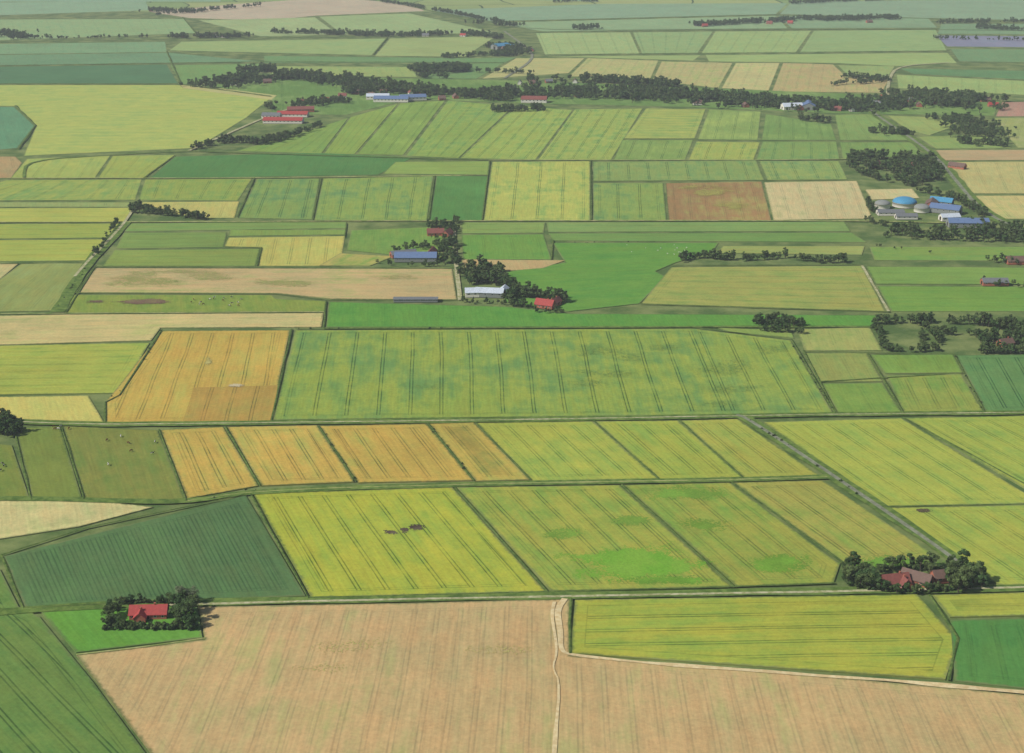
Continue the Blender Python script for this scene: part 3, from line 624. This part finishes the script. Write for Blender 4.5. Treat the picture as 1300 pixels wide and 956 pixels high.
belt(W,[(-20,546),(4,548),(24,552)],18,5,.7,1.1); belt(W,[(-6,530),(12,538)],14,5,.6,.95)
SH="hedge"
for p in ([(206,420),(175,470)],[(160,494),(134,510)],[(236,640),(330,622)],[(946,531),(1100,636)],[(70,396),(110,340)],[(845,308),(700,310)],[(318,629),(330,650)],[(404,542),(452,613)],[(1000,432),(1060,526)],[(543,539),(602,612)],[(375,419),(600,418)],[(1212,452),(1250,524)]): belt(SH,p,2,11,.25,.5,GB,.15)
# ------------------------------------------------------------------ buildings
def tile_mat(name,c):
    n=N(name); tc=n.new('ShaderNodeTexCoord').outputs['Object']
    wv=n.new('ShaderNodeTexWave'); wv.bands_direction='X'; n.put(wv.inputs[0],tc); wv.inputs['Scale'].default_value=1.6; wv.inputs['Distortion'].default_value=.4
    f=n.math('ADD',n.math('MULTIPLY',wv.outputs['Fac'],.3),n.math('MULTIPLY',n.noise(tc,.7,4,.7),.9))
    c0=tuple(x*.85 for x in lin(c))+(1,); b=n.new('ShaderNodeBsdfPrincipled'); b.inputs['Roughness'].default_value=.75
    n.put(b.inputs['Base Color'],n.scale(n.mix(0,c0,c0),n.math('ADD',.4,f))); return n.end(b.outputs[0])
ROOF={'red':tile_mat("red_roof_tiles",(168,62,56)),'dred':tile_mat("weathered_red_tiles",(134,76,66)),'brown':tile_mat("brown_roof_tiles",(112,88,76)),'grey':tile_mat("slate_roof",(112,116,118)),
 'blue':tile_mat("blue_metal_roof",(98,122,160)),'white':tile_mat("pale_sheet_roof",(200,210,220)),'lblue':tile_mat("light_blue_metal_roof",(72,146,184))}
def wallm(name,c):
    n=N(name); p=n.new('ShaderNodeTexCoord').outputs['Object']; return n.end(n.diffuse(n.scale(n.mix(0,tuple(lin(c))+(1,),(0,0,0,1)),n.math('ADD',.75,n.math('MULTIPLY',n.noise(p,1.2,4,.7),.5)))))
WALL={'brick':wallm("brick_wall",(166,104,84)),'white':wallm("white_wall",(214,210,198)),'grey':wallm("grey_cladding",(130,134,130))}
gl=N("window_glass"); gb=gl.new('ShaderNodeBsdfPrincipled'); gb.inputs['Base Color'].default_value=(.02,.03,.04,1); gb.inputs['Roughness'].default_value=.1; GLASS=gl.end(gb.outputs[0])
WH=wallm("white_paint",(232,230,224)); DOOR=wallm("dark_door",(60,52,46)); 
def gable(par,L,Wd,h,rh,roof,wall,barn,ox=0,oy=0,rot=0):
    hx,hy=L/2,Wd/2; M4=Matrix.Translation((ox,oy,0))@Matrix.Rotation(rot,4,'Z')
    def add(nm,v,f,m): return mesh_obj(nm,[M4@Vector(q) for q in v],f,m,par)
    v=[(-hx,-hy,-.5),(hx,-hy,-.5),(hx,hy,-.5),(-hx,hy,-.5),(-hx,-hy,h),(hx,-hy,h),(hx,hy,h),(-hx,hy,h),(-hx,0,h+rh-.1),(hx,0,h+rh-.1)]
    add("walls",v,[(0,1,5,4),(2,3,7,6),(1,2,6,9,5),(3,0,4,8,7)],WALL[wall])
    o=.55; s=rh/hy; e=hx+.4; ze=h-o*s; t=.28
    v=[(-e,-hy-o,ze),(e,-hy-o,ze),(e,0,h+rh),(-e,0,h+rh),(-e,hy+o,ze),(e,hy+o,ze)]; v+= [(a,b,c+t) for a,b,c in v]
    add("roof",v,[(0,3,2,1),(3,4,5,2),(6,7,8,9),(9,8,11,10),(0,1,7,6),(5,4,10,11),(1,2,8,7),(2,5,11,8),(4,3,9,10),(3,0,6,9)],ROOF[roof])
    gv,gf,fv,ff=[],[],[],[]
    n=max(2,int(L/(6 if barn else 3.2)))
    for i in range(n):
        if not barn and i==n//2: continue
        x=-hx+(i+.5)*L/n
        for sg in(-1,1):
            ww,z0,z1=(.55,.9,2.1) if not barn else (1.0,h*.55,h*.8)
            y=sg*hy
            boxv(x-ww-.12,x+ww+.12,min(y,y+sg*.05),max(y,y+sg*.05),z0-.12,z1+.12,fv,ff); boxv(x-ww,x+ww,min(y+sg*.052,y+sg*.08),max(y+sg*.052,y+sg*.08),z0,z1,gv,gf)
    add("window_frames",fv,ff,WH); add("windows",gv,gf,GLASS)
    dv,df=[],[]
    if barn: boxv(hx,hx+.08,-min(2,hy*.4),min(2,hy*.4),0,min(h,4),dv,df); boxv(-hx-.08,-hx,-min(2,hy*.4),min(2,hy*.4),0,min(h,4),dv,df)
    else: boxv(-.6,.6,-hy-.08,-hy,0,2.1,dv,df)
    add("door",dv,df,DOOR)
    if not barn:
        cv,cf=[],[]; boxv(hx*.3,hx*.3+.8,-.4,.4,h+rh-.8,h+rh+1.0,cv,cf); boxv(hx*.3-.06,hx*.3+.86,-.46,.46,h+rh+1.003,h+rh+1.15,cv,cf); add("chimney",cv,cf,WALL['brick'])
def house(name,px,py,L,Wd,h=2.8,rh=3.2,ang=0,roof='red',wall='brick',barn=False,wings=()):
    p=G(px,py); e=bpy.data.objects.new(name,None); scene.collection.objects.link(e); e.location=(p.x,p.y,ZT-.02); e.rotation_euler=(0,0,math.radians(ang))
    gable(e,L,Wd,h,rh,roof,wall,barn)
    for (ox,oy,l2,w2,r2,rr) in wings: gable(e,l2,w2,h-.15,rh*.8,rr,wall,barn,ox,oy,math.radians(r2))
    return e
house("brick_house",190,783,19,9,2.7,3.2,3,'red','brick',wings=((-3.5,-4.5,7,6,90,'red'),))
house("brick_house",1135,744,15,8,2.8,3.6,12,'dred','brick',wings=((4,-4,6,6,90,'dred'),)); house("farm_barn",1163,741,16,8,3,3.4,-35,'brown','brick',True); house("farm_barn",1196,738,12,7,3,3,10,'brown','brick',True)
house("farm_barn",528,331,42,16,4,4,0,'blue','grey',True); house("farm_barn",512,326,26,11,3,3,20,'grey','brick',True); house("brick_house",548,325,18,9,2.8,4,80,'dred','brick')
house("brick_house",553,299,18,9,2.8,4,5,'dred','brick'); house("farm_barn",568,300,14,8,3,3.5,70,'dred','brick',True)
house("farm_barn",603,376,18,12,4,3,5,'white','white',True); house("farm_barn",622,376,26,14,4,3,-8,'white','grey',True); house("farm_barn",640,374,12,8,4,3,80,'white','grey',True)
house("brick_house",692,391,17,9,3,4.2,-25,'red','brick',wings=((4,4,10,7,90,'dred'),)); house("brick_house",705,388,12,7,3,3.4,60,'dred','brick')
house("farm_barn",528,383,40,8,2.2,1.0,0,'grey','grey',True)
house("brick_house",1276,440,12,8,2.8,3.2,20,'brown','brick')
house("farm_barn",1200,270,34,18,5,4,-30,'blue','grey',True); house("farm_barn",1228,288,44,16,5,4,-3,'blue','grey',True); house("farm_barn",1182,264,26,13,5,4,70,'brown','brick',True); house("farm_barn",1195,260,26,13,4,4,-30,'lblue','grey',True); house("farm_barn",1130,273,30,12,3,2.5,0,'grey','white',True); house("farm_barn",1150,278,24,10,3,2.5,0,'grey','white',True); house("farm_barn",1205,280,22,10,4,3,10,'white','white',True)
house("brick_house",1150,214,20,10,3,4,15,'dred','brick'); house("brick_house",1112,212,18,10,3,4,60,'dred','brick'); house("farm_barn",1215,214,22,10,3,4,-40,'brown','brick',True)
house("farm_barn",1290,335,20,10,3,4,0,'brown','brick',True); house("farm_barn",1262,362,24,10,3,3,0,'grey','brick',True)
house("farm_barn",360,156,62,20,4,4,-2,'red','white',True); house("farm_barn",372,148,50,18,4,4,-4,'red','white',True); house("farm_barn",382,142,44,16,4,4,8,'dred','brick',True); house("farm_barn",345,150,30,14,4,4,-6,'grey','white',True)
house("farm_barn",497,129,60,22,5,4,-3,'blue','white',True); house("farm_barn",524,127,46,20,5,4,12,'blue','white',True); house("farm_barn",480,126,40,18,5,4,0,'white','white',True)
house("farm_barn",638,62,50,24,7,5,40,'lblue','grey',True); house("farm_barn",1026,138,40,22,6,5,80,'blue','grey',True); house("farm_barn",1005,139,34,18,5,5,10,'white','white',True); house("farm_barn",678,130,44,18,5,5,-5,'dred','white',True)
vil=[]
def village(pts,n,spr):
    P=[G(*p) for p in pts]
    for _ in range(n):
        k=random.randrange(len(P)-1); a,b=P[k],P[k+1]; q=a.lerp(b,random.random())+Vector((random.uniform(-.5,.5),random.uniform(-.5,.5)))*spr
        if all((q-o).length>24 for o in vil):
            vil.append(q); e=bpy.data.objects.new("village_house",None); scene.collection.objects.link(e); e.location=(q.x,q.y,ZT-.02); e.rotation_euler=(0,0,random.choice((0,.2,1.5,1.8,-.4)))
            gable(e,random.uniform(11,17),random.uniform(8,10),2.8,random.uniform(3.4,4.6),random.choice(('red','dred','dred','brown','brown','brown','grey')),random.choice(('brick','brick','white')),False)
village([(265,110),(330,103),(400,102)],9,80); village([(360,136),(450,122),(530,122)],10,90); village([(600,122),(700,120),(860,124)],18,130); village([(870,126),(1000,136),(1110,138)],12,110); village([(1120,130),(1260,134)],9,90)
village([(220,46),(310,48)],5,50); village([(600,48),(660,66)],4,80); village([(500,46),(600,46)],4,50); village([(880,34),(1140,28)],5,60); village([(190,14),(240,16)],3,60); village([(640,106),(740,106)],4,40)
def lathe(name,prof,mat,par,K=40):
    v=[];f=[]
    for r,z in prof:
        for k in range(K): a=2*math.pi*k/K; v.append((r*math.cos(a),r*math.sin(a),z))
    for j in range(len(prof)-1):
        for k in range(K): f.append((j*K+k,j*K+(k+1)%K,(j+1)*K+(k+1)%K,(j+1)*K+k))
    return mesh_obj(name,v,f,mat,par,True)
def digester(px,py,R,mat):
    p=G(px,py); e=bpy.data.objects.new("biogas_digester",None); scene.collection.objects.link(e); e.location=(p.x,p.y,ZT)
    lathe("tank_wall",[(R,-.5),(R,4),(R+.3,4.02),(R+.3,4.4)],WALL['white'],e); lathe("membrane_dome",[(R*math.cos(a)+.01,4.4+R*.42*math.sin(a)) for a in [i*math.pi/2/9 for i in range(10)]],mat,e)
digester(1148,262,14,ROOF['lblue']); digester(1120,264,9,WALL['grey']); digester(1170,269,9,WALL['grey'])
# ------------------------------------------------------------------ foreground farm trees
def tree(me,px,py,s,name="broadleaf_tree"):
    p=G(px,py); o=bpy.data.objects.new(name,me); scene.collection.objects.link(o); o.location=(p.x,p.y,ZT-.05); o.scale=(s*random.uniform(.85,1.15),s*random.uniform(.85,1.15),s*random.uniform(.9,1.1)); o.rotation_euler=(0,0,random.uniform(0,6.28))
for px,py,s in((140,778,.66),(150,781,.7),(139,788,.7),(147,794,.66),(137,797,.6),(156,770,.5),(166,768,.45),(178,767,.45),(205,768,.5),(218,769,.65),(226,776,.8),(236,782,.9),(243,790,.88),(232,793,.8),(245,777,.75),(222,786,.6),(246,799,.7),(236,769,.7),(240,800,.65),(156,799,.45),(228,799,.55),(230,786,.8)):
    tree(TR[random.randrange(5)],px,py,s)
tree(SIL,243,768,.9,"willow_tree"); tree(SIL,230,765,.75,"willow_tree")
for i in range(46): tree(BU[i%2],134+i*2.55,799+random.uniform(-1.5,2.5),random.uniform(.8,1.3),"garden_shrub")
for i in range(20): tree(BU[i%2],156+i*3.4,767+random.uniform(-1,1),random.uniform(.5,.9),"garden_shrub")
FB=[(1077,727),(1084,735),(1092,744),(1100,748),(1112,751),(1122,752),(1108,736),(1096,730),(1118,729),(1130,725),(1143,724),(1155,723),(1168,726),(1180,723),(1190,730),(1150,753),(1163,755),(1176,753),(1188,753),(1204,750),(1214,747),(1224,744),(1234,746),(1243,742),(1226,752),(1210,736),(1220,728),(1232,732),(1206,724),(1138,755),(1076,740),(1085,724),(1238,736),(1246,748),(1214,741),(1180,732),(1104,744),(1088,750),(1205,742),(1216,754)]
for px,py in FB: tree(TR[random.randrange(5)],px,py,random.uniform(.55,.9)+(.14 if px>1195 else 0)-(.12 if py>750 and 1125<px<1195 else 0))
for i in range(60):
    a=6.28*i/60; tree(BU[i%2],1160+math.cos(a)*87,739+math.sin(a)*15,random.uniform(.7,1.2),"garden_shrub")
# ------------------------------------------------------------------ livestock
def animal_mesh(name,pts,edges,rad,mat):
    me=bpy.data.meshes.new(name); me.from_pydata(pts,edges,[]); o=bpy.data.objects.new(name,me); scene.collection.objects.link(o)
    sk=o.modifiers.new('s','SKIN'); 
    for i,r in enumerate(rad): me.skin_vertices[0].data[i].radius=(r,r)
    me.skin_vertices[0].data[0].use_root=True
    sb=o.modifiers.new('d','SUBSURF'); sb.levels=1; dg=bpy.context.evaluated_depsgraph_get(); m2=bpy.data.meshes.new_from_object(o.evaluated_get(dg)); bpy.data.objects.remove(o)
    m2.materials.clear(); m2.materials.append(mat); m2.name=name; return m2
def hide(name,c1,c2,t):
    n=N(name); p=n.new('ShaderNodeTexCoord').outputs['Object']; oi=n.new('ShaderNodeObjectInfo').outputs['Random']
    v=n.new('ShaderNodeVectorMath',operation='ADD'); n.put(v.inputs[0],p); cx=n.new('ShaderNodeCombineXYZ'); n.put(cx.inputs[0],n.math('MULTIPLY',oi,50)); n.put(v.inputs[1],cx.outputs[0])
    return n.end(n.diffuse(n.mix(n.math('GREATER_THAN',n.noise(v.outputs[0],1.1,2),t),c1,c2)))
def quad(name,k,graze,mat,fat=1):
    P=[(-.7,0,1.15),(-.2,0,1.1),(.35,0,1.08),(.75,0,1.15),(1.05,0,1.2 if not graze else .95),(1.3,0,1.4 if not graze else .45),(1.6,0,1.3 if not graze else .2)]
    R=[.32*fat,.38*fat,.4*fat,.32*fat,.2,.15,.09]; E=[(i,i+1) for i in range(6)]
    for sx,base in((-.7,0),(.7,3)):
        for sy in(-.22,.22):
            b=len(P)
            if sx<0: P+= [(-.62,sy,.8),(-.78,sy,.5),(-.72,sy,.05)]
            else: P+= [(.68,sy,.75),(.72,sy,.42),(.68,sy,.05)]
            R+= [.16,.08,.065]; E+= [(base,b),(b,b+1),(b+1,b+2)]
    b=len(P); P+= [(-1.05,0,1.2),(-1.12,0,.6)]; R+= [.05,.03]; E+= [(0,b),(b,b+1)]
    P=[(a*k,c*k,d*k) for a,c,d in P]; R=[r*k for r in R]; return animal_mesh(name,P,E,R,mat)
COWM=hide("cow_hide",(.015,.012,.01,1),(.7,.68,.62,1),.52); BRM=hide("brown_hide",(.10,.04,.02,1),(.5,.4,.3,1),.66); SHM=hide("wool",(.6,.58,.5,1),(.7,.68,.6,1),.5)
cows=[quad("cow_standing",1,False,COWM),quad("cow_grazing",1,True,COWM),quad("cow_brown",1,True,BRM)]; sh=[quad("sheep",.55,True,SHM,1.25)]
def herd(name,ms,x0,x1,y0,y1,n):
    for _ in range(n):
        p=G(random.uniform(x0,x1),random.uniform(y0,y1)); o=bpy.data.objects.new(name,random.choice(ms)); scene.collection.objects.link(o); o.location=(p.x,p.y,ZT-.12); o.rotation_euler=(0,0,random.uniform(0,6.28)); o.scale=(1.1,)*3
herd("cow",cows,238,310,379,391,16); herd("cow",cows,60,90,543,549,5); herd("cow",cows,120,200,552,600,7); herd("cow",cows,0,30,575,600,3); herd("sheep",sh,790,890,312,326,16)
print("fields",zi[0],"ZT",ZT,"objs",len(bpy.data.objects),"trees",ntree[0])
